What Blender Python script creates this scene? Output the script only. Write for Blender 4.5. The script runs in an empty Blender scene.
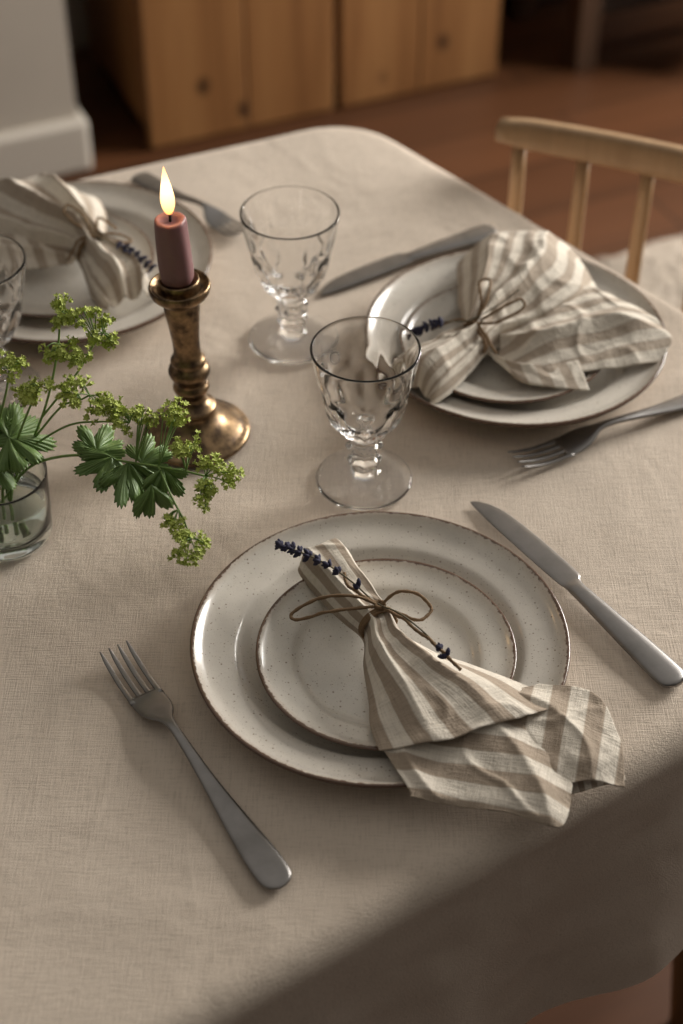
import bpy, bmesh, math, random
from mathutils import Vector, Matrix, noise
random.seed(7)
C=bpy.context
ZT=0.75
# ------------------------------------------------------------------ helpers
def link(o):
    C.scene.collection.objects.link(o); return o
def mesh_obj(name,verts,faces,mat=None,smooth=True,uvs=None):
    me=bpy.data.meshes.new(name); me.from_pydata([tuple(v) for v in verts],[],faces); me.update()
    if uvs is not None:
        uvl=me.uv_layers.new(name='UVMap')
        for l in me.loops: uvl.data[l.index].uv=uvs[l.vertex_index]
    o=bpy.data.objects.new(name,me); link(o)
    if mat: me.materials.append(mat)
    if smooth:
        for p in me.polygons: p.use_smooth=True
    return o
def fix_normals(o):
    bm=bmesh.new(); bm.from_mesh(o.data); bmesh.ops.recalc_face_normals(bm,faces=bm.faces); bm.to_mesh(o.data); bm.free()
def empty(name,loc=(0,0,0),rz=0.0):
    e=bpy.data.objects.new(name,None); link(e); e.location=loc; e.rotation_euler=(0,0,rz); e.empty_display_size=.05
    return e
def put(o,e):
    o.parent=e; return o
def put_world(o,e):
    o.parent=e
    o.matrix_parent_inverse=(Matrix.Translation(e.location)@e.rotation_euler.to_matrix().to_4x4()).inverted()
    return o
def subsurf(o,l=1):
    m=o.modifiers.new('sub','SUBSURF'); m.levels=l; m.render_levels=l; return o
def bevel(o,w=.004,s=2):
    m=o.modifiers.new('bev','BEVEL'); m.width=w; m.segments=s; m.limit_method='ANGLE'; return o
def lathe(name,prof,segs=96,mat=None,fn=None,closed=True):
    verts=[];faces=[];n=len(prof)
    for i in range(segs):
        a=2*math.pi*i/segs
        for j,(r,z) in enumerate(prof):
            rr=r if fn is None else fn(r,z,a,j)
            verts.append((rr*math.cos(a),rr*math.sin(a),z))
    for i in range(segs):
        k=(i+1)%segs
        for j in range(n-1):
            faces.append((i*n+j,k*n+j,k*n+j+1,i*n+j+1))
    o=mesh_obj(name,verts,faces,mat)
    bm=bmesh.new(); bm.from_mesh(o.data)
    bmesh.ops.remove_doubles(bm,verts=bm.verts,dist=1e-6)
    bmesh.ops.dissolve_degenerate(bm,edges=bm.edges,dist=1e-7)
    bmesh.ops.recalc_face_normals(bm,faces=bm.faces)
    bm.to_mesh(o.data); bm.free()
    for p in o.data.polygons: p.use_smooth=True
    return o
def cr(p0,p1,p2,p3,t):
    return 0.5*((2*p1)+(-p0+p2)*t+(2*p0-5*p1+4*p2-p3)*t*t+(-p0+3*p1-3*p2+p3)*t**3)
def spline(pts,n):
    pts=[Vector(p) for p in pts]; m=len(pts)-1; out=[]
    for i in range(n):
        u=i/(n-1)*m; k=min(int(u),m-1); t=u-k
        p1=pts[k];p2=pts[k+1]
        p0=pts[k-1] if k>0 else p1*2-p2
        p3=pts[k+2] if k+2<=m else p2*2-p1
        out.append(cr(p0,p1,p2,p3,t))
    return out
def smooth_prof(prof,n):
    return [(max(0,v.x),v.y) for v in spline([(a,b,0) for a,b in prof],n)]
class MB:
    def __init__(s): s.v=[];s.f=[]
    def add(s,v,f):
        o=len(s.v); s.v+=[Vector(x) for x in v]; s.f+=[tuple(i+o for i in q) for q in f]
    def tube(s,pts,rad,seg=8,cap=True):
        n=len(pts); pts=[Vector(p) for p in pts]
        if not hasattr(rad,'__len__'): rad=[rad]*n
        T=[(pts[min(i+1,n-1)]-pts[max(i-1,0)]).normalized() for i in range(n)]
        up=Vector((0,0,1)) if abs(T[0].z)<.9 else Vector((1,0,0))
        N=(up-T[0]*up.dot(T[0])).normalized(); v=[];f=[]
        for i in range(n):
            N=(N-T[i]*N.dot(T[i])).normalized(); B=T[i].cross(N)
            for j in range(seg):
                a=2*math.pi*j/seg; v.append(pts[i]+(N*math.cos(a)+B*math.sin(a))*rad[i])
        for i in range(n-1):
            for j in range(seg):
                k=(j+1)%seg; f.append((i*seg+j,i*seg+k,(i+1)*seg+k,(i+1)*seg+j))
        if cap: f.append(tuple(range(seg))[::-1]); f.append(tuple((n-1)*seg+j for j in range(seg)))
        s.add(v,f)
    def box(s,a,b):
        x0,y0,z0=a;x1,y1,z1=b
        s.add([(x0,y0,z0),(x1,y0,z0),(x1,y1,z0),(x0,y1,z0),(x0,y0,z1),(x1,y0,z1),(x1,y1,z1),(x0,y1,z1)],
              [(0,3,2,1),(4,5,6,7),(0,1,5,4),(1,2,6,5),(2,3,7,6),(3,0,4,7)])
    def loft(s,st,seg=12,p=.75):
        v=[];f=[]
        for (x,yc,w,zc,h) in st:
            for j in range(seg):
                a=2*math.pi*j/seg; c=math.cos(a); sn=math.sin(a)
                v.append((x,yc+w*math.copysign(abs(c)**p,c),zc+h*math.copysign(abs(sn)**p,sn)))
        n=len(st)
        for i in range(n-1):
            for j in range(seg):
                k=(j+1)%seg; f.append((i*seg+j,(i+1)*seg+j,(i+1)*seg+k,i*seg+k))
        f.append(tuple(range(seg))); f.append(tuple((n-1)*seg+j for j in range(seg))[::-1])
        s.add(v,f)
    def obj(s,name,mat,smooth=True):
        o=mesh_obj(name,s.v,s.f,mat,smooth); fix_normals(o); return o
# ------------------------------------------------------------------ materials
def new_mat(name):
    m=bpy.data.materials.new(name); m.use_nodes=True; nt=m.node_tree
    return m,nt,nt.nodes['Principled BSDF']
def ramp(nt,fac,stops,interp='LINEAR'):
    r=nt.nodes.new('ShaderNodeValToRGB'); r.color_ramp.interpolation=interp
    e=r.color_ramp.elements
    while len(e)<len(stops): e.new(.5)
    for i,(p,c) in enumerate(stops):
        e[i].position=p; e[i].color=(*c,1) if len(c)==3 else c
    nt.links.new(fac,r.inputs[0]); return r.outputs[0]
def coords(nt,scale=(1,1,1),which='Object',rot=(0,0,0),rnd=False):
    t=nt.nodes.new('ShaderNodeTexCoord'); m=nt.nodes.new('ShaderNodeMapping')
    m.inputs['Scale'].default_value=scale; m.inputs['Rotation'].default_value=rot
    nt.links.new(t.outputs[which],m.inputs[0])
    if rnd:
        oi=nt.nodes.new('ShaderNodeObjectInfo'); s=nt.nodes.new('ShaderNodeVectorMath'); s.operation='SCALE'
        s.inputs[0].default_value=(13.7,9.1,17.3); nt.links.new(oi.outputs['Random'],s.inputs[3])
        nt.links.new(s.outputs[0],m.inputs['Location'])
    return m.outputs[0]
def noi(nt,vec,scale,detail=4,rough=.5,dist=0.,typ=None):
    n=nt.nodes.new('ShaderNodeTexNoise')
    if typ: n.noise_type=typ
    n.inputs['Scale'].default_value=scale; n.inputs['Detail'].default_value=detail
    n.inputs['Roughness'].default_value=rough; n.inputs['Distortion'].default_value=dist
    nt.links.new(vec,n.inputs['Vector']); return n.outputs['Fac']
def mth(nt,op,a,b=None,c=None,clamp=False):
    n=nt.nodes.new('ShaderNodeMath'); n.operation=op; n.use_clamp=clamp
    for i,x in enumerate((a,b,c)):
        if x is None: continue
        if isinstance(x,(int,float)): n.inputs[i].default_value=x
        else: nt.links.new(x,n.inputs[i])
    return n.outputs[0]
def step(nt,x,a,b):   # clamped linear step from a to b (exact, unlike a baked ramp)
    return mth(nt,'MULTIPLY_ADD',x,1/(b-a),-a/(b-a),True)
def mixc(nt,f,a,b,mode='MIX'):
    n=nt.nodes.new('ShaderNodeMix'); n.data_type='RGBA'; n.blend_type=mode
    for i,x in ((0,f),(6,a),(7,b)):
        if isinstance(x,(int,float)): n.inputs[i].default_value=x
        elif isinstance(x,tuple): n.inputs[i].default_value=(*x,1)
        else: nt.links.new(x,n.inputs[i])
    return n.outputs[2]
def bump(nt,bs,h,strength=.3,dist=.001,prev=None):
    b=nt.nodes.new('ShaderNodeBump'); b.inputs['Strength'].default_value=strength; b.inputs['Distance'].default_value=dist
    nt.links.new(h,b.inputs['Height'])
    if prev is not None: nt.links.new(prev,b.inputs['Normal'])
    nt.links.new(b.outputs[0],bs.inputs['Normal']); return b.outputs[0]
def mat_linen(name,c1,c2):
    m,nt,bs=new_mat(name)
    co=coords(nt)
    RZ=(0,0,math.radians(-33))
    a=noi(nt,coords(nt,(1,.06,1),rot=RZ),1000,3,.6); b=noi(nt,coords(nt,(.06,1,1),rot=RZ),1000,3,.6)
    w=mth(nt,'ADD',a,b)
    big=noi(nt,co,6,3,.5,.6); med=noi(nt,co,34,5,.62,.4)
    cn=noi(nt,co,3.2,2,.5,.8); cre=step(nt,mth(nt,'ABSOLUTE',mth(nt,'SUBTRACT',cn,.5)),.03,0.)
    col=mixc(nt,ramp(nt,noi(nt,co,3.5,6,.6),[(.3,(0,0,0)),(.7,(1,1,1))]),c1,c2)
    col=mixc(nt,.5,col,ramp(nt,w,[(.72,(.62,.60,.58)),(1.2,(1,1,1))]),'MULTIPLY')
    nt.links.new(col,bs.inputs['Base Color']); bs.inputs['Roughness'].default_value=.92
    bs.inputs['Sheen Weight'].default_value=.12
    bs.inputs['Specular IOR Level'].default_value=.12
    p=bump(nt,bs,big,.7,.012); p=bump(nt,bs,med,.40,.0017,p); p=bump(nt,bs,cre,.2,.0010,p); bump(nt,bs,w,.7,.0007,p)
    return m
def mat_stripe(name,ph=0.,period=.03,duty=.55,st_c=(.37,.298,.228)):
    m,nt,bs=new_mat(name)
    uv=nt.nodes.new('ShaderNodeTexCoord').outputs['UV']
    sep=nt.nodes.new('ShaderNodeSeparateXYZ'); nt.links.new(uv,sep.inputs[0])
    x=mth(nt,'MULTIPLY_ADD',sep.outputs[0],1/period,ph)
    fr=mth(nt,'FRACT',x)
    st=ramp(nt,fr,[(0,(0,0,0)),(.05,(1,1,1)),(duty,(1,1,1)),(duty+.05,(0,0,0))])
    a=noi(nt,coords(nt,(1,.05,1),'UV'),800,3,.6); b=noi(nt,coords(nt,(.05,1,1),'UV'),800,3,.6)
    w=mth(nt,'ADD',a,b)
    col=mixc(nt,st,(.68,.615,.52),st_c)
    col=mixc(nt,.5,col,ramp(nt,w,[(.7,(.58,.57,.56)),(1.25,(1,1,1))]),'MULTIPLY')
    nt.links.new(col,bs.inputs['Base Color']); bs.inputs['Roughness'].default_value=.9
    bs.inputs['Sheen Weight'].default_value=.12; bs.inputs['Specular IOR Level'].default_value=.12
    p=bump(nt,bs,noi(nt,coords(nt),34,3,.55,.6),.6,.005); p=bump(nt,bs,noi(nt,coords(nt),110,4,.6),.6,.0016,p); bump(nt,bs,w,.7,.0007,p)
    return m
def mat_plate(name,R,c=(.66,.61,.535)):
    m,nt,bs=new_mat(name); co=coords(nt)
    sep=nt.nodes.new('ShaderNodeSeparateXYZ'); nt.links.new(co,sep.inputs[0])
    r=mth(nt,'SQRT',mth(nt,'ADD',mth(nt,'MULTIPLY',sep.outputs[0],sep.outputs[0]),mth(nt,'MULTIPLY',sep.outputs[1],sep.outputs[1])))
    n1=noi(nt,co,230,5,.7)
    d_=mth(nt,'SUBTRACT',r,R)                                  # metres inside the edge (negative)
    rr=mth(nt,'ADD',d_,mth(nt,'MULTIPLY',mth(nt,'SUBTRACT',n1,.5),.0050))
    rim=step(nt,rr,-.0032,-.0024)
    halo=step(nt,rr,-.0065,-.0024)
    sp=None
    for sc,th,hole,st in ((210,.12,.70,.85),(420,.16,.58,.75),(900,.2,.5,.4)):
        v=nt.nodes.new('ShaderNodeTexVoronoi'); v.inputs['Scale'].default_value=sc; nt.links.new(co,v.inputs['Vector'])
        d=mth(nt,'MULTIPLY',step(nt,v.outputs['Distance'],th+.08,th*.6),st)
        s3=nt.nodes.new('ShaderNodeSeparateColor'); nt.links.new(v.outputs['Color'],s3.inputs[0])
        k=mth(nt,'GREATER_THAN',s3.outputs[0],hole)
        q=mth(nt,'MULTIPLY',d,k)
        sp=q if sp is None else mth(nt,'MAXIMUM',sp,q)
    base=mixc(nt,ramp(nt,noi(nt,co,22,6,.65),[(.35,(0,0,0)),(.65,(1,1,1))]),c,tuple(x*.86 for x in c))
    col=mixc(nt,mth(nt,'MULTIPLY',halo,.35),base,(.36,.24,.15))
    col=mixc(nt,sp,col,(.16,.10,.058))
    col=mixc(nt,rim,col,(.105,.056,.033))
    nt.links.new(col,bs.inputs['Base Color'])
    bs.inputs['Roughness'].default_value=.22; bs.inputs['Coat Weight'].default_value=.3; bs.inputs['Coat Roughness'].default_value=.1
    bump(nt,bs,noi(nt,co,60,3),.12,.001)
    return m
def mat_glass(name,col=(1,1,1),rough=0.0,ior=1.40):
    m,nt,bs=new_mat(name)
    bs.inputs['Base Color'].default_value=(*col,1); bs.inputs['Transmission Weight'].default_value=1
    bs.inputs['Roughness'].default_value=rough; bs.inputs['IOR'].default_value=ior
    return m
def mat_metal(name,c,rough,c2=None,sc=60,bmp=.1,lo=.35,hi=.7):
    m,nt,bs=new_mat(name); co=coords(nt)
    n=noi(nt,co,sc,5,.6)
    nt.links.new(mixc(nt,ramp(nt,n,[(lo,(0,0,0)),(hi,(1,1,1))]),c,c2 or tuple(x*.8 for x in c)),bs.inputs['Base Color'])
    bs.inputs['Metallic'].default_value=1
    nt.links.new(mth(nt,'MULTIPLY_ADD',n,.18,rough-.09),bs.inputs['Roughness'])
    bump(nt,bs,noi(nt,co,sc*3,3),bmp,.0005)
    return m
def mat_wood(name,c1,c2,c3,axis=2,rough=.45,sc=1.0,knots=True):
    m,nt,bs=new_mat(name)
    s=[14*sc,14*sc,14*sc]; s[axis]=.9*sc
    co=coords(nt,tuple(s),rnd=True)
    n=noi(nt,co,1.0,8,.62,.5)
    n2=noi(nt,coords(nt,tuple(x*6 for x in s),rnd=True),1.0,4,.6)
    col=ramp(nt,n,[(.3,c1),(.5,c2),(.72,c3)])
    col=mixc(nt,.35,col,ramp(nt,n2,[(.3,(.6,.6,.6)),(.7,(1,1,1))]),'MULTIPLY')
    if knots:
        s2=[11.*sc]*3; s2[axis]=8.*sc; s2[1]=1.
        v=nt.nodes.new('ShaderNodeTexVoronoi'); v.inputs['Scale'].default_value=1; nt.links.new(coords(nt,tuple(s2),rnd=True),v.inputs['Vector'])
        k=ramp(nt,v.outputs['Distance'],[(.07,(1,1,1)),(.20,(0,0,0))])
        s3=nt.nodes.new('ShaderNodeSeparateColor'); nt.links.new(v.outputs['Color'],s3.inputs[0])
        k=mth(nt,'MULTIPLY',k,mth(nt,'GREATER_THAN',s3.outputs[0],.35))
        col=mixc(nt,k,col,tuple(x*.25 for x in c1))
    nt.links.new(col,bs.inputs['Base Color']); bs.inputs['Roughness'].default_value=rough
    bump(nt,bs,n2,.15,.001)
    return m
def mat_plain(name,c,rough=.6,sc=30,var=.12,bmp=.1,**k):
    m,nt,bs=new_mat(name); co=coords(nt); n=noi(nt,co,sc,5,.6)
    nt.links.new(mixc(nt,n,tuple(x*(1+var) for x in c),tuple(x*(1-var) for x in c)),bs.inputs['Base Color'])
    bs.inputs['Roughness'].default_value=rough
    for a,b in k.items(): bs.inputs[a.replace('_',' ')].default_value=b
    if bmp: bump(nt,bs,n,bmp,.002)
    return m
M_cloth=mat_linen('beige_linen',(.66,.56,.46),(.60,.505,.41))
M_plate=mat_plate('speckled_stoneware',.1335)
M_salad=mat_plate('speckled_stoneware_small',.090,(.68,.635,.56))
M_glass=mat_glass('clear_glass'); M_vase=mat_glass('greenish_glass',(.93,.98,.94)); M_water=mat_glass('water',(.97,1,.97),0,1.33)
M_steel=mat_metal('satin_steel',(.27,.255,.245),.33,(.20,.19,.18),40)
M_brass=mat_metal('aged_brass',(.33,.22,.12),.35,(.08,.054,.036),90,.3,.38,.62)
M_candle=mat_plain('dusty_mauve_wax',(.215,.105,.105),.5,40,.1,.1,Subsurface_Weight=.04)
M_twine=mat_plain('jute_twine',(.21,.13,.066),.9,900,.4,.7)
M_stem=mat_plain('stem_green',(.16,.26,.06),.6,80,.2)
M_flower=mat_plain('lady_mantle_bloom',(.42,.49,.10),.7,160,.3)
M_lavstem=mat_plain('lavender_stem',(.12,.10,.06),.8,80,.2)
M_lav=mat_plain('dried_lavender',(.030,.028,.060),.85,300,.4,.3)
M_pine=mat_wood('honey_pine',(.17,.068,.021),(.26,.118,.040),(.32,.155,.056),2,.42)
M_chair=mat_wood('light_birch',(.31,.18,.083),(.385,.235,.115),(.43,.27,.14),2,.45,2.0,False)
M_dark=mat_wood('dark_walnut_recess_shade',(.014,.008,.0055),(.028,.016,.010),(.045,.025,.015),2,.5,1,False)  # dark furniture wood, with the shade of the back recess put into its colour
M_wall=mat_plain('wall_plaster',(.42,.37,.31),.9,8,.05,.05)
M_trim=mat_plain('painted_trim',(.50,.45,.385),.6,8,.04,.02)
m,nt,bs=new_mat('leaf_green'); co=coords(nt)
uv=nt.nodes.new('ShaderNodeTexCoord').outputs['UV']; sep=nt.nodes.new('ShaderNodeSeparateXYZ'); nt.links.new(uv,sep.inputs[0])
vein=ramp(nt,mth(nt,'ABSOLUTE',mth(nt,'SUBTRACT',mth(nt,'FRACT',sep.outputs[0]),.5)),[(0,(1,1,1)),(.05,(0,0,0))])
col=mixc(nt,noi(nt,co,90,4),(.085,.155,.032),(.15,.245,.06)); col=mixc(nt,mth(nt,'MULTIPLY',vein,.5),col,(.24,.34,.12))
nt.links.new(col,bs.inputs['Base Color']); bs.inputs['Roughness'].default_value=.5
bump(nt,bs,noi(nt,co,260,3),.4,.001); M_leaf=m
# ------------------------------------------------------------------ tablecloth + table
def rounded_poly(P,rad,step_):
    n=len(P); out=[]
    for i in range(n):
        p=Vector(P[i]);a=Vector(P[i-1]);b=Vector(P[(i+1)%n])
        d1=(a-p).normalized(); d2=(b-p).normalized(); ang=d1.angle(d2); r=rad[i]
        tl=r/math.tan(ang/2); s=p+d1*tl; e=p+d2*tl
        bis=(d1+d2).normalized(); c=p+bis*(r/math.sin(ang/2))
        a0=math.atan2(s.y-c.y,s.x-c.x); a1=math.atan2(e.y-c.y,e.x-c.x)
        da=(a1-a0+math.pi)%(2*math.pi)-math.pi
        for k in range(17):
            t=a0+da*k/16; out.append(Vector((c.x+r*math.cos(t),c.y+r*math.sin(t))))
    out.append(out[0].copy()); L=[0]
    for i in range(1,len(out)): L.append(L[-1]+(out[i]-out[i-1]).length)
    N=int(L[-1]/step_); res=[];j=0
    for i in range(N):
        s=L[-1]*i/N
        while L[j+1]<s: j+=1
        t=(s-L[j])/max(1e-9,(L[j+1]-L[j])); res.append(out[j].lerp(out[j+1],t))
    return res,L[-1]
poly=[(-.638,.166),(.564,.976),(.0187,1.628),(-1.216,1.083)]
bd,per=rounded_poly(poly,[.09,.09,.09,.09],.007)
N=len(bd)
nor=[]
for i in range(N):
    t=(bd[(i+3)%N]-bd[i-3]); nor.append(Vector((t.y,-t.x)).normalized())
cen=sum(bd,Vector((0,0)))/N
verts=[]
RR=.022
def hz(x,y):
    a=.0014*noise.noise(Vector((x*5,y*5,1)))+.0003*noise.noise(Vector((x*20,y*16,4)))
    q=noise.noise(Vector((x*3.5,y*2.6,7))); a+=.0009*math.exp(-(q/.06)**2)
    return a-.0006
for k in range(1,91):
    s=k/90; verts+= [(*(cen+(bd[i]-nor[i]*RR-cen)*s),0) for i in range(N)]
verts=[Vector((x,y,ZT-.0012+hz(x,y))) for x,y,_ in verts]
for k in range(1,9):
    ph=k/8*math.pi/2
    for i in range(N):
        p=bd[i]-nor[i]*RR*(1-math.sin(ph)); verts.append(Vector((p.x,p.y,ZT-.0012-RR*(1-math.cos(ph))+hz(p.x,p.y))))
DL=.20
for k in range(1,31):
    d=k/30
    for i in range(N):
        s=i/N*2*math.pi
        w=.55*math.sin(s*17+1.0)+.45*math.sin(s*29+2.5)+.6*noise.noise(Vector((math.cos(s)*5,math.sin(s)*5,d*.6)))
        amp=.011*(d**1.2)
        hem=1+.05*math.sin(s*5+.5)
        cr_=.0016*noise.noise(Vector((bd[i].x*22,bd[i].y*22,d*5)))+.0005*noise.noise(Vector((bd[i].x*60,bd[i].y*60,d*12)))
        p=bd[i]+nor[i]*(.016*d+amp*w+cr_*min(1,d*4))
        verts.append(Vector((p.x,p.y,ZT-.0012-RR-DL*d*hem)))
R=len(verts)//N; faces=[]
for r in range(R-1):
    for i in range(N):
        j=(i+1)%N; faces.append((r*N+i,r*N+j,(r+1)*N+j,(r+1)*N+i))
verts.append(Vector((cen.x,cen.y,ZT-.001))); c0=len(verts)-1
for i in range(N): faces.append((c0,(i+1)%N,i))
tc=mesh_obj('tablecloth',verts,faces,M_cloth); fix_normals(tc)
tab=empty('dining_table',(cen.x,cen.y,0))
mb=MB()
ins=[bd[i]-nor[i]*.008 for i in range(0,N,4)]
n=len(ins)
mb.add([(p.x-(p.x-cen.x)*.03,p.y-(p.y-cen.y)*.03,ZT-.005) for p in ins]+[(p.x,p.y,ZT-.03) for p in ins],
       [tuple(range(n)),tuple(range(n,2*n))[::-1]]+[(i,i+n,(i+1)%n+n,(i+1)%n) for i in range(n)])
M_tw=mat_wood('table_oak',(.08,.045,.022),(.12,.07,.035),(.15,.09,.05),2,.45,2.0,False)
o=mb.obj('tabletop',M_tw,False); put_world(o,tab)
for i,P in enumerate(poly):
    d=(cen-Vector(P)).normalized(); q=Vector(P)+d*.16
    mb=MB(); mb.loft([(0,0,.02,0,.02),(.3,0,.026,0,.026),(.72,0,.034,0,.034)],16,.5)
    mb.v=[Vector((q.x+v.y,q.y+v.z,v.x)) for v in mb.v]
    put_world(mb.obj('leg_%d'%(i+1),M_tw),tab)
# ------------------------------------------------------------------ plates
PD=[(0,.006),(.060,.006),(.084,.0062),(.093,.0078),(.0985,.0125),(.1015,.0155),(.104,.0165),(.116,.0180),(.1235,.0195),(.1275,.0225),(.1305,.0252),(.1328,.0253),(.1335,.0240),(.1328,.0215),(.128,.0165),(.104,.0105),(.088,.0022),(.085,0),(.078,0),(.075,.0018),(0,.0018)]
PS=[(0,.0055),(.040,.0055),(.056,.0058),(.0615,.0075),(.0645,.0105),(.067,.0120),(.078,.0134),(.0835,.0150),(.087,.0178),(.0893,.0180),(.090,.0168),(.0890,.0148),(.083,.0105),(.064,.0050),(.055,.0005),(.052,0),(.047,0),(.045,.0015),(0,.0015)]
def wob(r,z,a,j): return r*(1+.0030*math.sin(2*a+.7)+.0015*math.sin(5*a))
def plate(x,y,kind,s=1,z=0,rot=0):
    if kind=='d': o=lathe('dinner_plate',PD,128,M_plate,wob)
    else: o=lathe('salad_plate',PS,128,M_salad,wob)
    subsurf(o,1); o.location=(x,y,ZT+z); o.scale=(s,s,1); o.rotation_euler=(0,0,rot); return o
plate(.027,.829,'d'); plate(.031,.819,'s',1.02,.0066,1)
plate(.150,1.195,'d',.975,0,2); plate(.141,1.184,'s',.98,.0066,3)
plate(-.249,1.310,'d',.985,0,4); plate(-.259,1.305,'s',.98,.0066,5)
# ------------------------------------------------------------------ goblets
GO=[(0,.0),(.030,.0),(.0365,.0004),(.0382,.0018),(.0374,.0036),(.031,.0052),(.021,.0072),(.0135,.0100),(.0098,.0135),(.0092,.0165),(.0115,.0190),(.0136,.0215),(.0134,.0240),(.0108,.0262),(.0094,.0285),(.0110,.0308),(.0140,.0335),(.0150,.0362),(.0136,.0390),(.0108,.0412),(.0102,.0440),(.0130,.0480),(.0185,.0525),(.0242,.0590),(.0290,.0680),(.0322,.0790),(.0350,.0920),(.0378,.1060),(.0402,.1200),(.0416,.1290),(.0413,.1303)]
GI=[(.0406,.1305),(.0398,.1296),(.0384,.1200),(.0359,.1060),(.0322,.0920),(.0286,.0800),(.0246,.0700),(.0190,.0625),(.0115,.0580),(.005,.0566),(0,.0564)]
GOs=smooth_prof(GO,150); GIs=smooth_prof(GI,34); GP=GOs+GIs; NO=len(GOs)
def facet(r,z,a,j):
    if j>=NO: return r
    if z>.047:
        d=.0040*math.exp(-((z-.070)/.013)**2)*abs(math.cos(5*a))**1.3
        d+=.0026*math.exp(-((z-.094)/.0060)**2)*abs(math.sin(5*a))**1.3
        d+=.0014*math.exp(-((z-.053)/.004)**2)*math.sin(5*a)**2
        return r-d
    if .0195<z<.0460: return r*(1-.13*abs(math.sin(4*a)))
    if .006<z<.018 and r<.03: return r*(1-.05*abs(math.sin(4*a)))
    return r
def goblet(x,y,s=1,rz=0):
    o=lathe('wine_goblet',GP,160,M_glass,facet); o.location=(x,y,ZT+.0006); o.scale=(s,s,s); o.rotation_euler=(0,0,rz)
goblet(.018,1.026); goblet(-.043,1.215,1.0,.3); goblet(-.294,1.143,1.0,.5)
# ------------------------------------------------------------------ candlestick
BP=[(0,.001),(.040,.0),(.0440,.0012),(.0445,.0038),(.0430,.0060),(.0385,.0072),(.0370,.0090),(.0325,.0118),(.0265,.0145),(.0215,.0180),(.0180,.0225),(.0160,.0270),(.0185,.0292),(.0190,.0315),(.0165,.0335),(.0120,.0360),(.0102,.0400),(.0108,.0440),(.0140,.0480),(.0152,.0510),(.0140,.0540),(.0118,.0560),(.0135,.0590),(.0165,.0640),(.0172,.0680),(.0155,.0720),(.0125,.0745),(.0140,.0768),(.0142,.0788),(.0118,.0810),(.0105,.0860),(.0108,.0980),(.0122,.1120),(.0138,.1240),(.0145,.1290),(.0130,.1320),(.0150,.1350),(.0200,.1385),(.0232,.1420),(.0242,.1460),(.0238,.1492),(.0222,.1497),(.0210,.1470),(.0180,.1445),(.0162,.1450),(.0162,.1540),(.0145,.1545),(.0140,.1520),(0,.1500)]
cs=empty('brass_candlestick',(-.119,1.083,ZT+.0005)); cs.rotation_euler=(0,math.radians(-2.0),0)
o=lathe('turned_stem_and_base',BP,96,M_brass); subsurf(o,1); put(o,cs)
cd=empty('taper_candle',(-.119,1.083,ZT)); cd.rotation_euler=(0,math.radians(-2.3),0)
CP=[(0,.1515),(.0128,.1515),(.0134,.160),(.0131,.180),(.0124,.200),(.0121,.2055),(.0112,.2078),(.0095,.2080),(.006,.2062),(0,.2055)]
def mw(r,z,a,j): return r*(1+.03*math.sin(3*a+z*60)*(1 if z>.16 else 0)+.015*math.sin(7*a))
o=lathe('wax',CP,64,M_candle,mw); subsurf(o,1); put(o,cd)
mb=MB(); mb.tube(spline([(0,0,.2050),(.0003,0,.210),(-.0008,.0004,.2165),(-.0024,.0006,.2205)],12),[.0011]*10+[.0012,.0006],8)
put(mb.obj('wick',mat_plain('charred_wick',(.02,.015,.012),.9)),cd)
m,nt,bs=new_mat('flame_fire')
nt.nodes.remove(bs); em=nt.nodes.new('ShaderNodeEmission'); nt.links.new(em.outputs[0],nt.nodes['Material Output'].inputs[0])
tc_=nt.nodes.new('ShaderNodeTexCoord'); sp=nt.nodes.new('ShaderNodeSeparateXYZ'); nt.links.new(tc_.outputs['Generated'],sp.inputs[0])
nt.links.new(ramp(nt,sp.outputs[2],[(0,(.8,.22,.04)),(.22,(1,.55,.20)),(.6,(1,.74,.42)),(1,(1,.45,.14))]),em.inputs[0]); em.inputs[1].default_value=2.8
FP=[(0,.211),(.0026,.2128),(.0044,.2165),(.0055,.2215),(.0054,.2270),(.0043,.2340),(.0028,.2410),(.0013,.2475),(0,.2530)]
o=lathe('flame',FP,32,m); subsurf(o,1); put(o,cd)
# ------------------------------------------------------------------ cutlery
def place(o,tip,end,L,sy=1.0):
    t=Vector(tip);e=Vector(end); d=(t-e); o.location=(e.x,e.y,ZT+.0012); o.rotation_euler=(0,0,math.atan2(d.y,d.x))
    s=d.length/L; o.scale=(s,sy,1.0)
def dens(st,n): 
    v=spline([(a,b,c) for a,b,c,_,_ in st],n); w=spline([(d,e,0) for *_,d,e in st],n)
    return [(v[i].x,v[i].y,max(.0003,v[i].z),w[i].x,max(.0003,w[i].y)) for i in range(n)]
def fork(tip,end):
    mb=MB()
    st=[(0,0,.0025,.0020,.0008),(.003,0,.0075,.0022,.0014),(.010,0,.0103,.0024,.0017),(.030,0,.0103,.0024,.0018),(.060,0,.0080,.0030,.0019),(.095,0,.0050,.0060,.0020),(.125,0,.0034,.0100,.0020),(.143,0,.0031,.0115,.0019),(.153,0,.0045,.0105,.0016),(.161,0,.0085,.0080,.0013),(.170,0,.0112,.0052,.0011),(.180,0,.0116,.0032,.0010),(.188,0,.0114,.0026,.0009)]
    mb.loft(dens(st,50),14,.7)
    for k in (-1.5,-.5,.5,1.5):
        y=k*.0064
        st=[(.183,y,.0023,.0029,.0009),(.195,y,.0019,.0022,.0009),(.210,y,.0018,.0030,.0009),(.225,y,.0015,.0062,.0008),(.234,y,.0006,.0092,.0005)]
        mb.loft(dens(st,14),8,.8)
    o=mb.obj('dinner_fork',M_steel); place(o,tip,end,.234,1.08); return o
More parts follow.
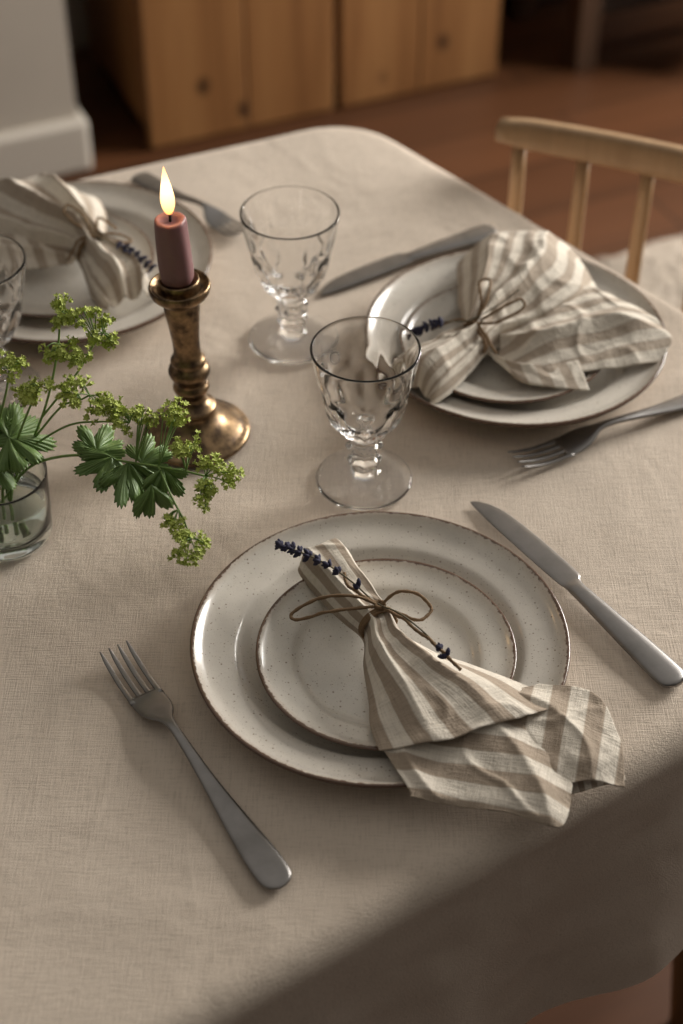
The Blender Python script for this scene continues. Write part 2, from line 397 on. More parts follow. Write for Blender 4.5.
def knife(tip,end,name='table_knife'):
    mb=MB()
    st=[(0,0,.0030,.0035,.0016),(.003,0,.0080,.0035,.0028),(.010,0,.0103,.0035,.0032),(.035,0,.0098,.0037,.0034),(.070,0,.0080,.0040,.0034),(.100,0,.0064,.0042,.0032),(.112,0,.0060,.0042,.0028),(.118,-.0006,.0070,.0042,.0016),(.124,-.0014,.0088,.0042,.0010),(.150,-.0012,.0092,.0036,.0008),(.180,-.0008,.0090,.0028,.0008),(.205,.0000,.0080,.0020,.0007),(.220,.0014,.0060,.0016,.0006),(.230,.0036,.0032,.0012,.0005),(.2335,.0052,.0008,.0012,.0003)]
    mb.loft(dens(st,70),14,.8)
    o=mb.obj(name,M_steel); place(o,tip,end,.2335,1.14); return o
fork((-.162,.834),(-.037,.634))
knife((.107,1.001),(.236,.803))
fork((.139,1.040),(.340,1.150))
knife((-.021,1.287),(.146,1.386))
fork((-.090,1.375),(-.205,1.488))
# ------------------------------------------------------------------ napkins
def patch(name,rows,mat,nu=70,nv=56,stripe=None,pleat=0.,pn=5,seed=0,nz=.0016,W=.14,pl=(0,1)):
    cols=[spline(r,nv) for r in rows]
    grid=[]
    for j in range(nv): grid.append(spline([c[j] for c in cols],nu))
    verts=[];uvs=[]
    for i in range(nu):
        s=i/(nu-1)
        for j in range(nv):
            t=j/(nv-1); p=grid[j][i].copy()
            env=max(0,min(1,(s-pl[0])/max(.01,pl[1]-pl[0]))) ; env=math.sin(math.pi*(.15+.85*env))**.6 if pleat else 0
            a=2*math.pi*pn*t+seed+2.2*noise.noise(Vector((t*2,s*1.5,seed)))
            side=(1-abs(2*t-1)**6)
            p.z+=pleat*env*(1-abs(math.sin(a/2))**.7*1.6+.3)*side
            p.z+=nz*noise.noise(Vector((p.x*26+seed,p.y*26,seed*3)))+nz*.5*noise.noise(Vector((p.x*70+seed,p.y*70,2)))
            q=noise.noise(Vector((p.x*20+seed*2,p.y*20,5))); p.z+=nz*.6*math.exp(-(q/.07)**2)*side
            p.x+=nz*.8*noise.noise(Vector((p.x*34,p.y*34,seed+9))); p.y+=nz*.8*noise.noise(Vector((p.x*34,p.y*34,seed+5)))
            verts.append(p)
            if stripe is None: uvs.append((t*W,s*.2))
            else: uvs.append((p.x*stripe[0]+p.y*stripe[1],p.x*-stripe[1]+p.y*stripe[0]))
    f=[(i*nv+j,i*nv+j+1,(i+1)*nv+j+1,(i+1)*nv+j) for i in range(nu-1) for j in range(nv-1)]
    o=mesh_obj(name,verts,f,mat,True,uvs); fix_normals(o)
    m=o.modifiers.new('sol','SOLIDIFY'); m.thickness=.0012; m.offset=0
    subsurf(o,1)
    return o
def arch(c,hw,d,zl,zh,n=5,und=.0):
    d=Vector(d).normalized(); pr=Vector((-d.y,d.x)); out=[]
    for k in range(n):
        a=math.pi*(k/(n-1)); x=-math.cos(a)*hw; z=zl+(zh-zl)*math.sin(a)
        out.append((c[0]+pr.x*x,c[1]+pr.y*x,z+ZT))
    return out
def Z(rows): return [[(x,y,z+ZT) for x,y,z in r] for r in rows]
M_sC=mat_stripe('striped_linen_long',.15,.0235,.48); M_sA=mat_stripe('striped_linen_cross',.1,.025,.5)
M_sB=mat_stripe('striped_linen_fine',.1,.018,.48,(.43,.355,.28))
def tie(e,c,d,hw,zl,zh,loops,tails,turns=3):
    mb=MB(); d=Vector(d).normalized(); pr=Vector((-d.y,d.x)); pts=[]
    n=turns*28
    for i in range(n+1):
        a=2*math.pi*i/28; off=(i/n-.5)*.005
        x=math.cos(a)*(hw+.0012); z=(zl+zh)/2+math.sin(a)*((zh-zl)/2+.0014)
        pts.append((c[0]+pr.x*x+d.x*off,c[1]+pr.y*x+d.y*off,z+ZT))
    mb.tube(pts,.0012,7)
    for l in loops+tails:
        P=spline([(x,y,z+ZT) for x,y,z in l],48); Q=[]
        for i,p in enumerate(P):
            k=math.sin(math.pi*i/47)
            Q.append(p+Vector((noise.noise(p*90),noise.noise(p*90+Vector((7,3,1))),.4*noise.noise(p*110)))*.0022*k)
        mb.tube(Q,[.00122+.00018*math.sin(i*1.9) for i in range(48)],7)
        # loose fibres
        for i in range(3,45,5):
            a=Vector((random.gauss(0,1),random.gauss(0,1),abs(random.gauss(0,1)))).normalized()
            mb.tube([Q[i],Q[i]+a*.0018+Vector((.0003,0,0)),Q[i]+a*.0032],[.00018,.00014,.00008],3)
    k=loops[0][0]
    for a in range(3):
        q=[(k[0]+.0032*math.cos(t+a)*(1 if a!=1 else .4),k[1]+.0032*math.sin(t+a),k[2]+ZT+.0012*math.sin(t*2+a)+.0006) for t in [i*math.pi/6 for i in range(13)]]
        mb.tube(q,.0013,7)
    put_world(mb.obj('twine_bow',M_twine),e)
def lavender(path,f0,f1,nb,seed,extra=()):
    rnd=random.Random(seed); e=empty('lavender_sprig',(path[0][0],path[0][1],path[0][2]+ZT))
    P=spline([(x,y,z+ZT) for x,y,z in path],60)
    mb=MB(); mb.tube(P,.0006,6); put_world(mb.obj('stalk',M_lavstem),e)
    mb=MB()
    locs=[f0+(f1-f0)*(i/nb)+rnd.uniform(-.006,.006) for i in range(nb)]+list(extra)
    for u in locs:
        k=max(0,u)*58; i=int(k); p=P[i].lerp(P[i+1],k-i); T=(P[i+1]-P[i]).normalized()
        for q in range(7):
            a=q*math.pi/3.5+rnd.random(); 
            N=Vector((-T.y,T.x,0)).normalized(); B=T.cross(N)
            dirv=(N*math.cos(a)+B*math.sin(a))*.8-T*.55
            dirv.normalize(); L=rnd.uniform(.0040,.0064); r=rnd.uniform(.0012,.0019)
            s0=p+Vector((rnd.uniform(-1,1),rnd.uniform(-1,1),rnd.uniform(-1,1)))*.0006
            mb.tube([s0,s0+dirv*L*.3,s0+dirv*L*.7,s0+dirv*L],[r*.5,r,r*.95,r*.35],6)
    put_world(mb.obj('flower_spikes',M_lav),e)
    return e
# front napkin
e=empty('linen_napkin',(.05,.79,ZT+.03))
ax=(.48,-.877)
rows=[arch((-.0165,.9095),.0165,ax,.024,.027),arch((-.014,.905),.0195,ax,.023,.044),arch((-.004,.886),.0190,ax,.022,.048),arch((.010,.862),.0170,ax,.022,.045),
      arch((.0255,.834),.0125,ax,.024,.0435)]
rows=[list(r) for r in rows]
rows+=Z([[(.0150,.802,.024),(.0215,.803,.040),(.031,.808,.046),(.041,.816,.040),(.0495,.826,.023)],
 [(.0185,.770,.025),(.0330,.775,.041),(.048,.783,.046),(.065,.795,.041),(.0770,.809,.024)],
 [(.0195,.745,.027),(.0440,.748,.037),(.070,.758,.042),(.096,.772,.040),(.1150,.790,.025)],
 [(.0240,.722,.029),(.0560,.722,.036),(.090,.732,.039),(.124,.747,.036),(.1580,.768,.023)]])
put_world(patch('folded_top',rows,M_sC,120,70,None,.0045,2.6,1.3,.0023,.115,(.3,1)),e)
rows=Z([[(.020,.800,.024),(.027,.802,.028),(.034,.806,.030),(.042,.812,.028),(.048,.820,.024)],
 [(.021,.750,.025),(.045,.750,.030),(.073,.755,.031),(.100,.762,.030),(.128,.775,.024)],
 [(.028,.722,.027),(.056,.716,.029),(.086,.716,.030),(.118,.722,.029),(.152,.745,.022)],
 [(.044,.694,.027),(.072,.690,.026),(.102,.686,.027),(.130,.682,.023),(.150,.718,.020)],
 [(.0455,.687,.0262),(.074,.682,.022),(.106,.676,.024),(.139,.670,.017),(.1500,.702,.018)]])
put_world(patch('folded_under',rows,M_sA,90,70,(.225,.974),.004,2.0,4.0,.0024),e)
rows=Z([[(.085,.765,.0262),(.105,.775,.027),(.135,.785,.0262)],
 [(.105,.735,.0255),(.135,.755,.030),(.172,.774,.026)],
 [(.125,.712,.021),(.158,.728,.027),(.185,.744,.020)],
 [(.128,.700,.012),(.158,.704,.018),(.186,.708,.010)]])
put_world(patch('folded_corner',rows,M_sA,50,50,(-.974,.225),.003,1.5,7,.0024),e)
rows=Z([[(.110,.760,.0240),(.135,.768,.024),(.150,.775,.023)],
 [(.130,.725,.0150),(.160,.738,.018),(.178,.758,.018)],
 [(.142,.702,.006),(.165,.706,.010),(.188,.716,.006)]])
put_world(patch('folded_lining',rows,M_sC,30,30,None,.001,1.5,9,.002),e)
k=(.027,.838,.0470)
tie(e,(.0255,.834),ax,.0125,.022,.0445,
 [[k,(.008,.842,.053),(-.018,.845,.047),(-.035,.838,.040),(-.030,.831,.040),(-.008,.832,.048),k],
  [k,(.040,.846,.054),(.055,.842,.053),(.062,.832,.049),(.055,.824,.048),(.040,.828,.050),k]],
 [[k,(.012,.848,.050),(.004,.858,.0495),(.002,.868,.050)],[k,(.045,.815,.0545),(.062,.795,.0545),(.080,.776,.049)]])
lavender([(-.044,.901,.046),(-.030,.890,.050),(-.010,.873,.0535),(.008,.856,.0525),(.024,.840,.0485),(.040,.823,.0550),(.058,.802,.0555),(.074,.782,.050)],0,.40,8,1,(.47,.95,.99))
# right napkin
e=empty('linen_napkin',(.16,1.21,ZT+.04))
ax=(.046,.047)
rows=[arch((.0590,1.110),.021,ax,.024,.027),arch((.064,1.116),.0235,ax,.023,.050),arch((.080,1.132),.0225,ax,.023,.055),arch((.095,1.148),.0185,ax,.024,.052),arch((.111,1.165),.0135,ax,.026,.050)]
rows=[list(r) for r in rows]
rows=[r[::-1] for r in rows]
rows+=Z([[(.104,1.190,.027),(.114,1.191,.048),(.124,1.188,.056),(.135,1.181,.048),(.141,1.170,.026)],
 [(.103,1.225,.029),(.122,1.228,.053),(.143,1.222,.064),(.165,1.208,.053),(.182,1.183,.028)],
 [(.102,1.262,.031),(.130,1.268,.055),(.158,1.260,.066),(.192,1.242,.058),(.212,1.208,.030)],
 [(.104,1.292,.030),(.135,1.306,.046),(.165,1.300,.058),(.200,1.285,.050),(.224,1.245,.028)],
 [(.109,1.306,.024),(.142,1.327,.030),(.174,1.324,.040),(.206,1.308,.034),(.228,1.255,.024)]])
put_world(patch('folded_top',rows,M_sB,120,70,None,.007,2.8,2.3,.0028,.14,(.3,1)),e)
rows=Z([[(.126,1.186,.027),(.130,1.180,.032),(.133,1.172,.034),(.134,1.164,.032),(.132,1.155,.027)],
 [(.165,1.225,.029),(.172,1.205,.042),(.174,1.180,.044),(.172,1.155,.038),(.160,1.122,.027)],
 [(.212,1.248,.029),(.222,1.225,.044),(.226,1.196,.045),(.224,1.168,.037),(.212,1.136,.027)],
 [(.255,1.222,.026),(.268,1.207,.031),(.278,1.190,.030),(.281,1.173,.030),(.268,1.152,.022)]])
put_world(patch('folded_under',rows,M_sB,90,60,(-.35,.93),.006,2.0,5.0,.0028),e)
rows=Z([[(.118,1.165,.026),(.124,1.158,.028),(.128,1.150,.026)],
 [(.140,1.150,.026),(.150,1.135,.030),(.155,1.118,.026)],
 [(.190,1.165,.027),(.200,1.140,.029),(.205,1.112,.024)]])
put_world(patch('folded_corner',rows,M_sB,40,40,(.9,.3),.002,1.5,9,.002),e)
k=(.113,1.166,.0535)
tie(e,(.111,1.165),ax,.0135,.025,.050,
 [[k,(.118,1.185,.062),(.117,1.205,.068),(.126,1.207,.069),(.122,1.185,.064),k],[k,(.130,1.172,.062),(.150,1.182,.067),(.152,1.174,.062),(.130,1.164,.056),k]],
 [[k,(.095,1.172,.052),(.075,1.168,.045)],[k,(.12,1.150,.052),(.128,1.135,.045)]])
lavender([(.062,1.160,.048),(.074,1.160,.056),(.088,1.162,.058),(.106,1.166,.056),(.130,1.178,.062),(.150,1.190,.071)],0,.42,7,2)
# left napkin
e=empty('linen_napkin',(-.26,1.33,ZT+.04))
ax=(-.50,.86)
rows=[arch((-.186,1.238),.022,ax,.024,.027),arch((-.190,1.245),.0270,ax,.023,.052),arch((-.201,1.262),.0250,ax,.023,.056),arch((-.212,1.281),.019,ax,.024,.052),arch((-.2235,1.301),.0145,ax,.026,.050)]
rows=[list(r)[::-1] for r in rows]
rows+=Z([[(-.250,1.307,.027),(-.246,1.316,.047),(-.238,1.324,.054),(-.229,1.328,.047),(-.217,1.325,.027)],
 [(-.290,1.312,.029),(-.280,1.330,.053),(-.262,1.345,.062),(-.240,1.352,.054),(-.216,1.350,.029)],
 [(-.325,1.325,.030),(-.310,1.350,.055),(-.287,1.370,.064),(-.256,1.380,.056),(-.221,1.376,.030)],
 [(-.352,1.345,.029),(-.336,1.372,.046),(-.308,1.394,.052),(-.272,1.402,.047),(-.228,1.396,.028)],
 [(-.358,1.352,.025),(-.342,1.382,.029),(-.312,1.405,.034),(-.272,1.413,.032),(-.228,1.402,.025)]])
put_world(patch('folded_top',rows,M_sB,120,70,None,.010,3.6,3.3,.0034,.11,(.3,1)),e)
rows=Z([[(-.245,1.297,.026),(-.240,1.302,.028),(-.235,1.308,.026)],[(-.275,1.285,.027),(-.275,1.305,.036),(-.265,1.325,.028)],[(-.320,1.280,.028),(-.315,1.310,.038),(-.305,1.335,.028)],[(-.350,1.290,.026),(-.352,1.315,.028),(-.345,1.340,.026)]])
put_world(patch('folded_under',rows,M_sB,60,50,(.9,.4),.005,2.3,8,.0028),e)
k=(-.222,1.299,.0535)
tie(e,(-.2235,1.301),ax,.0145,.025,.050,
 [[k,(-.232,1.314,.064),(-.245,1.324,.070),(-.25,1.316,.068),(-.235,1.305,.060),k],[k,(-.208,1.300,.056),(-.192,1.302,.050),(-.190,1.294,.050),(-.206,1.292,.054),k]],
 [[k,(-.218,1.317,.060),(-.205,1.324,.045)],[k,(-.236,1.292,.052),(-.245,1.280,.040)]])
lavender([(-.168,1.255,.050),(-.180,1.262,.058),(-.195,1.272,.0610),(-.210,1.285,.058),(-.226,1.300,.058)],0,.65,7,3)
# ------------------------------------------------------------------ vase + lady's mantle
vs=empty('glass_vase',(-.257,.962,ZT))
VP=[(0,.0),(.028,.0),(.0325,.001),(.0345,.004),(.0350,.010),(.0356,.026),(.0363,.046),(.0372,.0630),(.0368,.0640),(.0358,.0630),(.0345,.046),(.0334,.026),(.0323,.014),(.029,.0095),(0,.0085)]
o=lathe('tumbler',VP,96,M_vase); subsurf(o,1); put(o,vs); vs.location.z=ZT+.0006
WP=[(0,.0090),(.0285,.0100),(.0318,.0145),(.0326,.026),(.0332,.0395),(.032,.0400),(0,.0400)]
o=lathe('water',WP,96,M_water); put(o,vs)
pl=empty('lady_mantle_stems',(-.257,.962,ZT+.02))
st=MB(); fl=MB(); lf=MB(); lfuv=[]
rnd=random.Random(11)
def stem(pts,r0=.0013,r1=.0007):
    P=spline(pts,30); st.tube(P,[r0+(r1-r0)*i/29 for i in range(30)],7); return P
def floret(c,nrm,r):
    nrm=nrm.normalized(); a=nrm.orthogonal().normalized(); b=nrm.cross(a); v=[c];f=[]
    ph=rnd.random()*6
    for k in range(5):
        t=ph+k*2*math.pi/5
        d=a*math.cos(t)+b*math.sin(t); e_=a*-math.sin(t)+b*math.cos(t)
        i=len(v)
        v+=[c+d*r*.5+e_*r*.34+nrm*r*.15,c+d*r+nrm*r*.45,c+d*r*.5-e_*r*.34+nrm*r*.15]
        f.append((0,i,i+1,i+2))
    fl.add(v,f)
    fl.tube([c-nrm*r*.8,c-nrm*r*.2,c+nrm*r*.12],[r*.15,r*.42,r*.15],5)
def cluster(c,R,n,base):
    c=Vector(c); base=Vector(base); n=int(n*2.2); R*=1.12
    for k in range(8):
        d=Vector((rnd.gauss(0,1),rnd.gauss(0,1),rnd.gauss(0,.8))).normalized()*R*rnd.uniform(.45,.85)
        sc=c+d
        st.tube(spline([base,base.lerp(sc,.5)+Vector((0,0,.002)),sc],8),.00045,5)
        for q in range(n//8):
            o_=Vector((rnd.gauss(0,1),rnd.gauss(0,1),rnd.gauss(0,1)))
            p=sc+o_.normalized()*R*.42*rnd.random()**.5
            floret(p,o_+Vector((0,0,.8)),rnd.uniform(.0018,.0029))
def leaf(c,nrm,direc,R,lobes=7,span=300,fold=.15,depth=.36,seed=0):
    c=Vector(c); nrm=Vector(nrm).normalized(); d=Vector(direc); d=(d-nrm*d.dot(nrm)).normalized(); e_=nrm.cross(d)
    nr=12; per_=24; na=lobes*per_+1; v=[];f=[]
    for i in range(na):
        u=i/(na-1); th=math.radians((u-.5)*span)
        li=int(min(u*lobes,lobes-.001)); lp=(u*lobes)-li; lob=math.sin(math.pi*min(1,max(0,lp)))**.6
        tooth=.10*(1-abs(((lp*6)%1)*2-1)) 
        rl=1+.22*math.sin(li*2.3+seed)
        rr=R*((1-depth)+depth*lob*rl+tooth)*(1-.25*(abs(u-.5)*2)**2)
        for j in range(nr):
            s=j/(nr-1); q=rr*s
            h=fold*R*s*(.5-abs(lp-.5))*1.2 -.26*R*s*s*(1+.9*math.sin(2*th+seed))+.28*R*s*noise.noise(Vector((math.cos(th)*1.8+seed,math.sin(th)*1.8,s*1.5)))
            dt=.12*s*math.sin(li*1.7+seed)
            v.append(c+(d*math.cos(th+dt)+e_*math.sin(th+dt))*q+nrm*h); lfuv.append((lp,s))
    for i in range(na-1):
        for j in range(nr-1): f.append((i*nr+j,i*nr+j+1,(i+1)*nr+j+1,(i+1)*nr+j))
    lf.add(v,f)
P=stem([(-.262,.968,.763),(-.252,.963,.79),(-.228,.953,.828),(-.190,.934,.854),(-.150,.912,.866),(-.112,.896,.872),(-.094,.890,.872)])
cluster((-.086,.888,.876),.0155,70,P[-1])
cluster((-.094,.872,.868),.010,30,P[-1])
cluster((-.108,.908,.884),.012,40,P[-5])
P2=stem([P[22],(-.118,.880,.864),(-.108,.862,.856),(-.103,.850,.850)],.0009,.0006)
cluster((-.103,.842,.849),.0140,60,P2[-1])
cluster((-.115,.858,.854),.009,24,P2[15])
cluster((-.120,.934,.892),.013,40,P[22]); 
cluster((-.135,.925,.896),.009,24,P[20]); 
P=stem([(-.250,.955,.764),(-.247,.960,.80),(-.228,.965,.84),(-.212,.966,.88),(-.201,.972,.92),(-.197,.977,.948)])
cluster((-.197,.977,.950),.012,45,P[-1]); cluster((-.203,.965,.925),.011,35,P[-6]); cluster((-.186,.960,.930),.012,45,P[-8])
Pb=stem([P[15],(-.190,.968,.90),(-.176,.973,.922),(-.168,.975,.932)],.0009,.0006); cluster((-.166,.975,.933),.012,45,Pb[-1]); cluster((-.180,.976,.944),.010,24,Pb[-8])
Pb=stem([P[12],(-.200,.950,.885),(-.185,.938,.900),(-.175,.932,.910)],.0009,.0006); cluster((-.174,.932,.910),.015,60,Pb[-1]); cluster((-.188,.945,.905),.012,35,Pb[-8])
Pb=stem([P[11],(-.196,.948,.870),(-.170,.935,.884),(-.148,.924,.892)],.0009,.0006); cluster((-.150,.924,.894),.012,45,Pb[-1]); cluster((-.161,.930,.900),.010,30,Pb[-6])
P=stem([(-.255,.975,.764),(-.252,.966,.80),(-.238,.958,.845),(-.222,.950,.885),(-.212,.944,.908)]); cluster((-.211,.944,.910),.013,45,P[-1]); cluster((-.224,.952,.895),.010,30,P[-6])
P=stem([(-.263,.950,.764),(-.261,.960,.80),(-.252,.962,.85),(-.240,.962,.89),(-.235,.962,.91)]); cluster((-.236,.962,.912),.012,40,P[-1])
P=stem([(-.270,.960,.764),(-.267,.966,.80),(-.264,.980,.86),(-.262,.99,.90)]); cluster((-.262,.99,.905),.014,45,P[-1])
P=stem([(-.256,.956,.764),(-.254,.958,.80),(-.246,.955,.835),(-.243,.955,.850)]); leaf((-.242,.956,.852),(.15,-.45,.9),(.75,.1,0),.030,7,270,.14,.30,1)
P=stem([(-.266,.952,.764),(-.266,.956,.80),(-.270,.956,.83),(-.272,.956,.846)]); leaf((-.268,.958,.848),(-.1,-.40,.9),(-.6,.5,0),.034,9,320,.14,.28,3)
leaf((-.256,.945,.838),(.1,-.6,.75),(.2,-.9,0),.024,7,250,.14,.3,5)
leaf((-.174,.926,.864),(.10,-.55,.85),(.2,.9,.2),.022,5,220,.14,.42,2)
leaf((-.162,.918,.866),(.35,-.45,.8),(-.35,-.9,-.3),.026,5,190,.14,.42,4)
leaf((-.150,.912,.866),(.25,-.55,.8),(.3,-.9,-.35),.031,5,150,.14,.42,6)
leaf((-.140,.908,.868),(-.1,-.5,.85),(.6,.7,.2),.023,5,180,.14,.42,7)
leaf((-.124,.900,.870),(.3,-.5,.8),(.3,-.9,-.2),.021,5,160,.14,.42,8)
leaf((-.132,.888,.866),(.6,-.5,.5),(.55,-.75,-.5),.024,3,110,.14,.45,9)
put_world(st.obj('stalks',M_stem),pl); put_world(mesh_obj('blossoms',fl.v,fl.f,M_flower,False),pl)
o=mesh_obj('leaves',lf.v,lf.f,M_leaf,True,lfuv); m=o.modifiers.new('s','SOLIDIFY'); m.thickness=.0003; put_world(o,pl)
# ------------------------------------------------------------------ chair (tucked in at the table's head)
ch=empty('dining_chair',(.356,1.427,0),math.atan2(-.438,.899))
def arc(x): return .014*(1-(x/.22)**2)
mb=MB(); vv=[];ff=[];seg=16;nn=40
for i in range(nn):
    x=-.22+.44*i/(nn-1); y=arc(x); tp=1-.25*max(0,(abs(x)-.19)/.03); hh=.0145*tp+.003*(1-(x/.22)**2)
    for j in range(seg):
        a=2*math.pi*j/seg; c=math.cos(a);s=math.sin(a)
        vv.append((x,y+.0105*math.copysign(abs(c)**.6,c),.785+hh*math.copysign(abs(s)**.6,s)))
for i in range(nn-1):
    for j in range(seg):
        k=(j+1)%seg; ff.append((i*seg+j,i*seg+k,(i+1)*seg+k,(i+1)*seg+j))
ff.append(tuple(range(seg))); ff.append(tuple((nn-1)*seg+j for j in range(seg)))
mb.add(vv,ff); put(mb.obj('top_rail',M_chair),ch)
for i in range(7):
    x=-.198+.066*i; mb=MB(); y=arc(x)
    mb.tube(spline([(x*.93-.004,-.012+arc(x)*.6,.44),(x*.97-.004,-.004+arc(x)*.8,.56),(x,y,.775)],12),[.0075,.009,.0095,.0095,.009,.009,.0085,.008,.008,.0075,.0075,.007],12)
    put(mb.obj('spindle_%d'%(i+1),M_chair),ch)
mb=MB(); P,_=rounded_poly([(-.20,-.40),(.20,-.40),(.215,.02),(-.215,.02)],[.07,.07,.05,.05],.02); n=len(P)
def ring(k,z): return [(p.x*k,(p.y+.19)*k-.19,z) for p in P]
vv=ring(.90,.425)+ring(.985,.432)+ring(1,.442)+ring(.985,.450)+ring(.8,.446)+ring(.4,.440)+ring(.05,.439)
ff=[tuple(range(n))[::-1]]+[(r*n+i,r*n+(i+1)%n,(r+1)*n+(i+1)%n,(r+1)*n+i) for r in range(6) for i in range(n)]+[tuple(6*n+i for i in range(n))]
mb.add(vv,ff); put(mb.obj('seat',M_chair),ch)
for i,(x,y) in enumerate([(-.15,-.34),(.15,-.34),(-.15,-.04),(.15,-.04)]):
    mb=MB(); ex=x*1.32; ey=y+(.045 if i>1 else -.045)
    mb.tube([(ex,ey,0.0),(ex+(x-ex)*.5,ey+(y-ey)*.5,.21),(x,y,.43)],[.011,.0165,.013],14); put(mb.obj('leg_%d'%(i+1),M_chair),ch)
# ------------------------------------------------------------------ room (axes rotated 24 deg)
RA=math.radians(24); U=Vector((math.cos(RA),math.sin(RA))); V=Vector((-math.sin(RA),math.cos(RA)))
def rbox(name,u0,u1,v0,v1,z0,z1,mat,par=None,bv=0):
    mb=MB(); mb.box((0,0,0),(u1-u0,v1-v0,z1-z0)); o=mb.obj(name,mat,False)
    p=U*u0+V*v0; o.location=(p.x,p.y,z0); o.rotation_euler=(0,0,RA)
    if bv: bevel(o,bv,3)
    if par: put_world(o,par)
    return o
m,nt,bs=new_mat('floor_boards')
co=coords(nt,(1,1,1))
br=nt.nodes.new('ShaderNodeTexBrick'); nt.links.new(co,br.inputs['Vector'])
br.inputs['Scale'].default_value=1; br.inputs['Brick Width'].default_value=1.6; br.inputs['Row Height'].default_value=.15
br.inputs['Mortar Size'].default_value=.0025; br.inputs['Color1'].default_value=(.105,.042,.018,1); br.inputs['Color2'].default_value=(.078,.031,.013,1); br.inputs['Mortar'].default_value=(.02,.01,.005,1)
g=noi(nt,coords(nt,(1.2,16,1)),1,7,.6)
nt.links.new(mixc(nt,.5,br.outputs['Color'],ramp(nt,g,[(.3,(.55,.55,.55)),(.7,(1.15,1.1,1.05))]),'MULTIPLY'),bs.inputs['Base Color'])
bs.inputs['Roughness'].default_value=.40; bs.inputs['Specular IOR Level'].default_value=.3; bump(nt,bs,br.outputs['Fac'],.15,.002)
UW=3.3; HW=2.7
rbox('floor',-2.4,UW,-1.2,3.30,-.05,0,m)
rbox('wall_back',-2.4,UW,3.20,3.30,0,HW,M_wall)
pc=Vector((-.470,2.785)); pu=pc.dot(U); pv=pc.dot(V)
rbox('wall_left',-2.4,pu-.012,pv,3.20,0,HW,M_wall)
rbox('baseboard_left',-2.4,pu+.004,pv-.022,pv+.3,0,.105,M_trim,None,.012)
W0,W1,WZ0,WZ1=1.0,2.6,1.05,2.45
rbox('wall_right',UW,UW+.1,-1.2,W0,0,HW,M_wall); rbox('wall_right_b',UW,UW+.1,W1,3.3,0,HW,M_wall)
rbox('wall_right_c',UW,UW+.1,W0,W1,0,WZ0,M_wall); rbox('wall_right_d',UW,UW+.1,W0,W1,WZ1,HW,M_wall)
we=empty('window_1',(*(U*UW+V*1.8),1.75))
for nm,a in (('frame_side_1',(W0,W0+.06,WZ0,WZ1)),('frame_side_2',(W1-.06,W1,WZ0,WZ1)),('mullion',((W0+W1)/2-.025,(W0+W1)/2+.025,WZ0,WZ1)),('frame_bottom',(W0,W1,WZ0,WZ0+.06)),('frame_top',(W0,W1,WZ1-.06,WZ1))):
    rbox(nm,UW+.01,UW+.06,a[0],a[1],a[2],a[3],M_trim,we)
# pine cabinet
cc=Vector((-.361,2.830)); cb=empty('pine_cabinet',(cc.x,cc.y,0),RA)
def cbx(name,a,b,mat=M_pine,bv=.004):
    mb=MB(); mb.box((0,0,0),(b[0]-a[0],b[1]-a[1],b[2]-a[2])); o=mb.obj(name,mat,False); o.location=a; bevel(o,bv,2); put(o,cb)
cbx('carcass',(0.0,.022,.05),(.74,.352,.88))
cbx('plinth',(.02,.05,0),(.72,.34,.05),M_dark)
cbx('top',(-.02,-.02,.88),(.76,.355,.905))
cbx('door_plank_1',(.004,0,.006),(.200,.022,.87)); cbx('door_plank_2',(.2010,.0,.006),(.380,.022,.87))
cbx('door_plank_3',(.394,0,.006),(.562,.022,.87)); cbx('door_plank_4',(.5630,0,.006),(.736,.022,.87))
for i,x in enumerate((.35,.425)):
    o=lathe('knob_%d'%(i+1),[(0,0),(.006,0),(.006,.012),(.014,.018),(.015,.026),(.008,.032),(0,.033)],24,M_brass); o.rotation_euler=(math.pi/2,0,0); o.location=(x,0,.55); put(o,cb)
# dark bench at the right with a draped throw
bc=Vector((.40,3.14)); be=empty('dark_wooden_bench',(bc.x,bc.y,0),RA)
def bbx(name,a,b,mat=M_dark):
    mb=MB(); mb.box((0,0,0),(b[0]-a[0],b[1]-a[1],b[2]-a[2])); o=mb.obj(name,mat,False); o.location=a; bevel(o,.004,2); put(o,be)
M_mid=mat_wood('brown_oak',(.05,.026,.013),(.075,.038,.02),(.10,.05,.026),2,.5,1,False)
bbx('leg_1',(.07,-.02,0),(.12,.03,.42),M_mid); bbx('leg_2',(.75,-.02,0),(.80,.03,.42),M_mid); bbx('leg_3',(.07,.23,0),(.12,.27,.42),M_mid); bbx('leg_4',(.75,.23,0),(.80,.27,.42),M_mid)
bbx('seat_board',(.03,-.05,.42),(.85,.28,.45),M_mid); bbx('back_panel',(.03,.275,0.0),(.85,.285,.85)); bbx('stretcher',(.12,.0,.10),(.75,.02,.14))  # back panel is near-black so its colour carries the recess shade
rows=[]
for (z,y0) in ((.46,.25),(.465,.05),(.455,-.06),(.40,-.085),(.25,-.10),(.13,-.12),(.06,-.13)):
    r=[]
    for k in range(9):
        x=.22+.40*k/8+(.10*(.46-z)); r.append((x,y0-(.02*math.sin(k*1.9) if z<.45 else 0),z))
    rows.append(r)
cols=[spline(r,50) for r in rows]; gv=[spline([c[j] for c in cols],40) for j in range(50)]
o=mesh_obj('throw_blanket',[gv[j][i] for j in range(50) for i in range(40)],[(j*40+i,j*40+i+1,(j+1)*40+i+1,(j+1)*40+i) for j in range(49) for i in range(39)],mat_plain('grey_wool',(.10,.075,.06),.95,60,.2,.4))
m_=o.modifiers.new('s','SOLIDIFY'); m_.thickness=.006
o.location=(bc.x,bc.y,.008); o.rotation_euler=(0,0,RA)
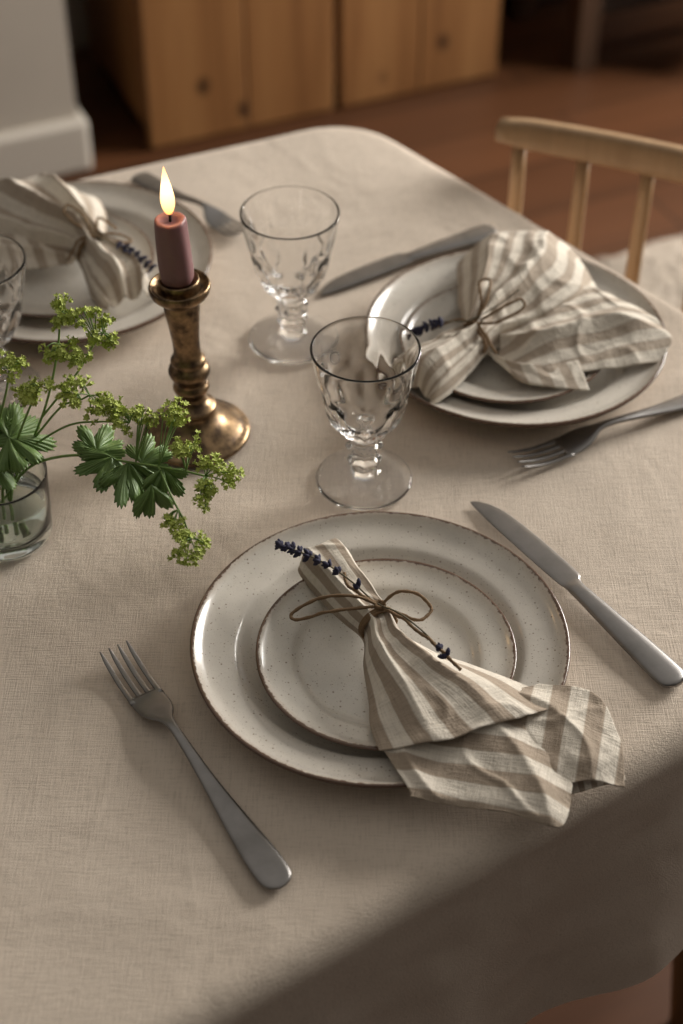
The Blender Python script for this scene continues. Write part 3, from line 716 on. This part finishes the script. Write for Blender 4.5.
# fluffy rug
m,nt,bs=new_mat('cream_wool_rug'); co=coords(nt)
n=noi(nt,co,60,6,.7); nt.links.new(ramp(nt,n,[(.3,(.40,.33,.26)),(.6,(.56,.48,.40))]),bs.inputs['Base Color']); bs.inputs['Roughness'].default_value=1; bump(nt,bs,n,1,.012)
NX,NY=180,130; vv=[];
for i in range(NX):
    for j in range(NY):
        u=i/(NX-1);v=j/(NY-1); ed=min(u,1-u,v,1-v); h=.026*min(1,ed*14)**.5*(.85+.35*noise.noise(Vector((u*75,v*60,0))))
        wb=.02*noise.noise(Vector((u*12,v*9,3)))
        vv.append((u*1.2+wb,v*.95+wb,max(.001,h)))
o=mesh_obj('fluffy_rug',vv,[(i*NY+j,(i+1)*NY+j,(i+1)*NY+j+1,i*NY+j+1) for i in range(NX-1) for j in range(NY-1)],m)
p=Vector((.43,2.47))-V*.95; o.location=(p.x,p.y,.001); o.rotation_euler=(0,0,RA)
# ------------------------------------------------------------------ lights
def area(name,u,v,z,sx,sy,e,col,target):
    l=bpy.data.lights.new(name,'AREA'); l.shape='RECTANGLE'; l.size=sx; l.size_y=sy; l.energy=e; l.color=col
    o=bpy.data.objects.new(name,l); link(o); p=U*u+V*v; o.location=(p.x,p.y,z)
    d=Vector(target)-Vector(o.location); o.rotation_euler=d.to_track_quat('-Z','Y').to_euler(); return o
p=U*1.0+V*1.7
area('window_daylight',UW+.08,1.8,1.75,1.48,1.28,195,(1,.965,.91),(p.x,p.y,1.35))
l=bpy.data.lights.new('candle_glow','POINT'); l.energy=.25; l.color=(1,.6,.28); l.shadow_soft_size=.006
o=bpy.data.objects.new('candle_glow',l); link(o); o.location=(-.1285,1.083,ZT+.236)
w=bpy.data.worlds.new('World'); C.scene.world=w; w.use_nodes=True; nt=w.node_tree
bg=nt.nodes['Background']; bg.inputs[1].default_value=1
tcw=nt.nodes.new('ShaderNodeTexCoord'); sw=nt.nodes.new('ShaderNodeSeparateXYZ'); nt.links.new(tcw.outputs['Generated'],sw.inputs[0])
zz=mth(nt,'ADD',mth(nt,'MULTIPLY',sw.outputs[2],.45),mth(nt,'MULTIPLY_ADD',sw.outputs[1],.20,.45))
nt.links.new(ramp(nt,zz,[(.30,(.022,.019,.016)),(.50,(.080,.073,.066)),(.80,(.34,.32,.295)),(1,(.48,.455,.42))]),bg.inputs[0])
# ------------------------------------------------------------------ camera
cam=bpy.data.cameras.new('camera'); co_=bpy.data.objects.new('camera',cam); link(co_)
co_.location=(0,0,1.64); co_.rotation_euler=(math.radians(90-42),0,0)
cam.sensor_fit='VERTICAL'; cam.sensor_height=36; cam.lens=1700*36/1024
cam.dof.use_dof=True; cam.dof.focus_distance=1.20; cam.dof.aperture_fstop=4.0
cam.clip_start=.02
C.scene.camera=co_
C.scene.view_settings.view_transform='Standard'; C.scene.view_settings.look='None'; C.scene.view_settings.exposure=0
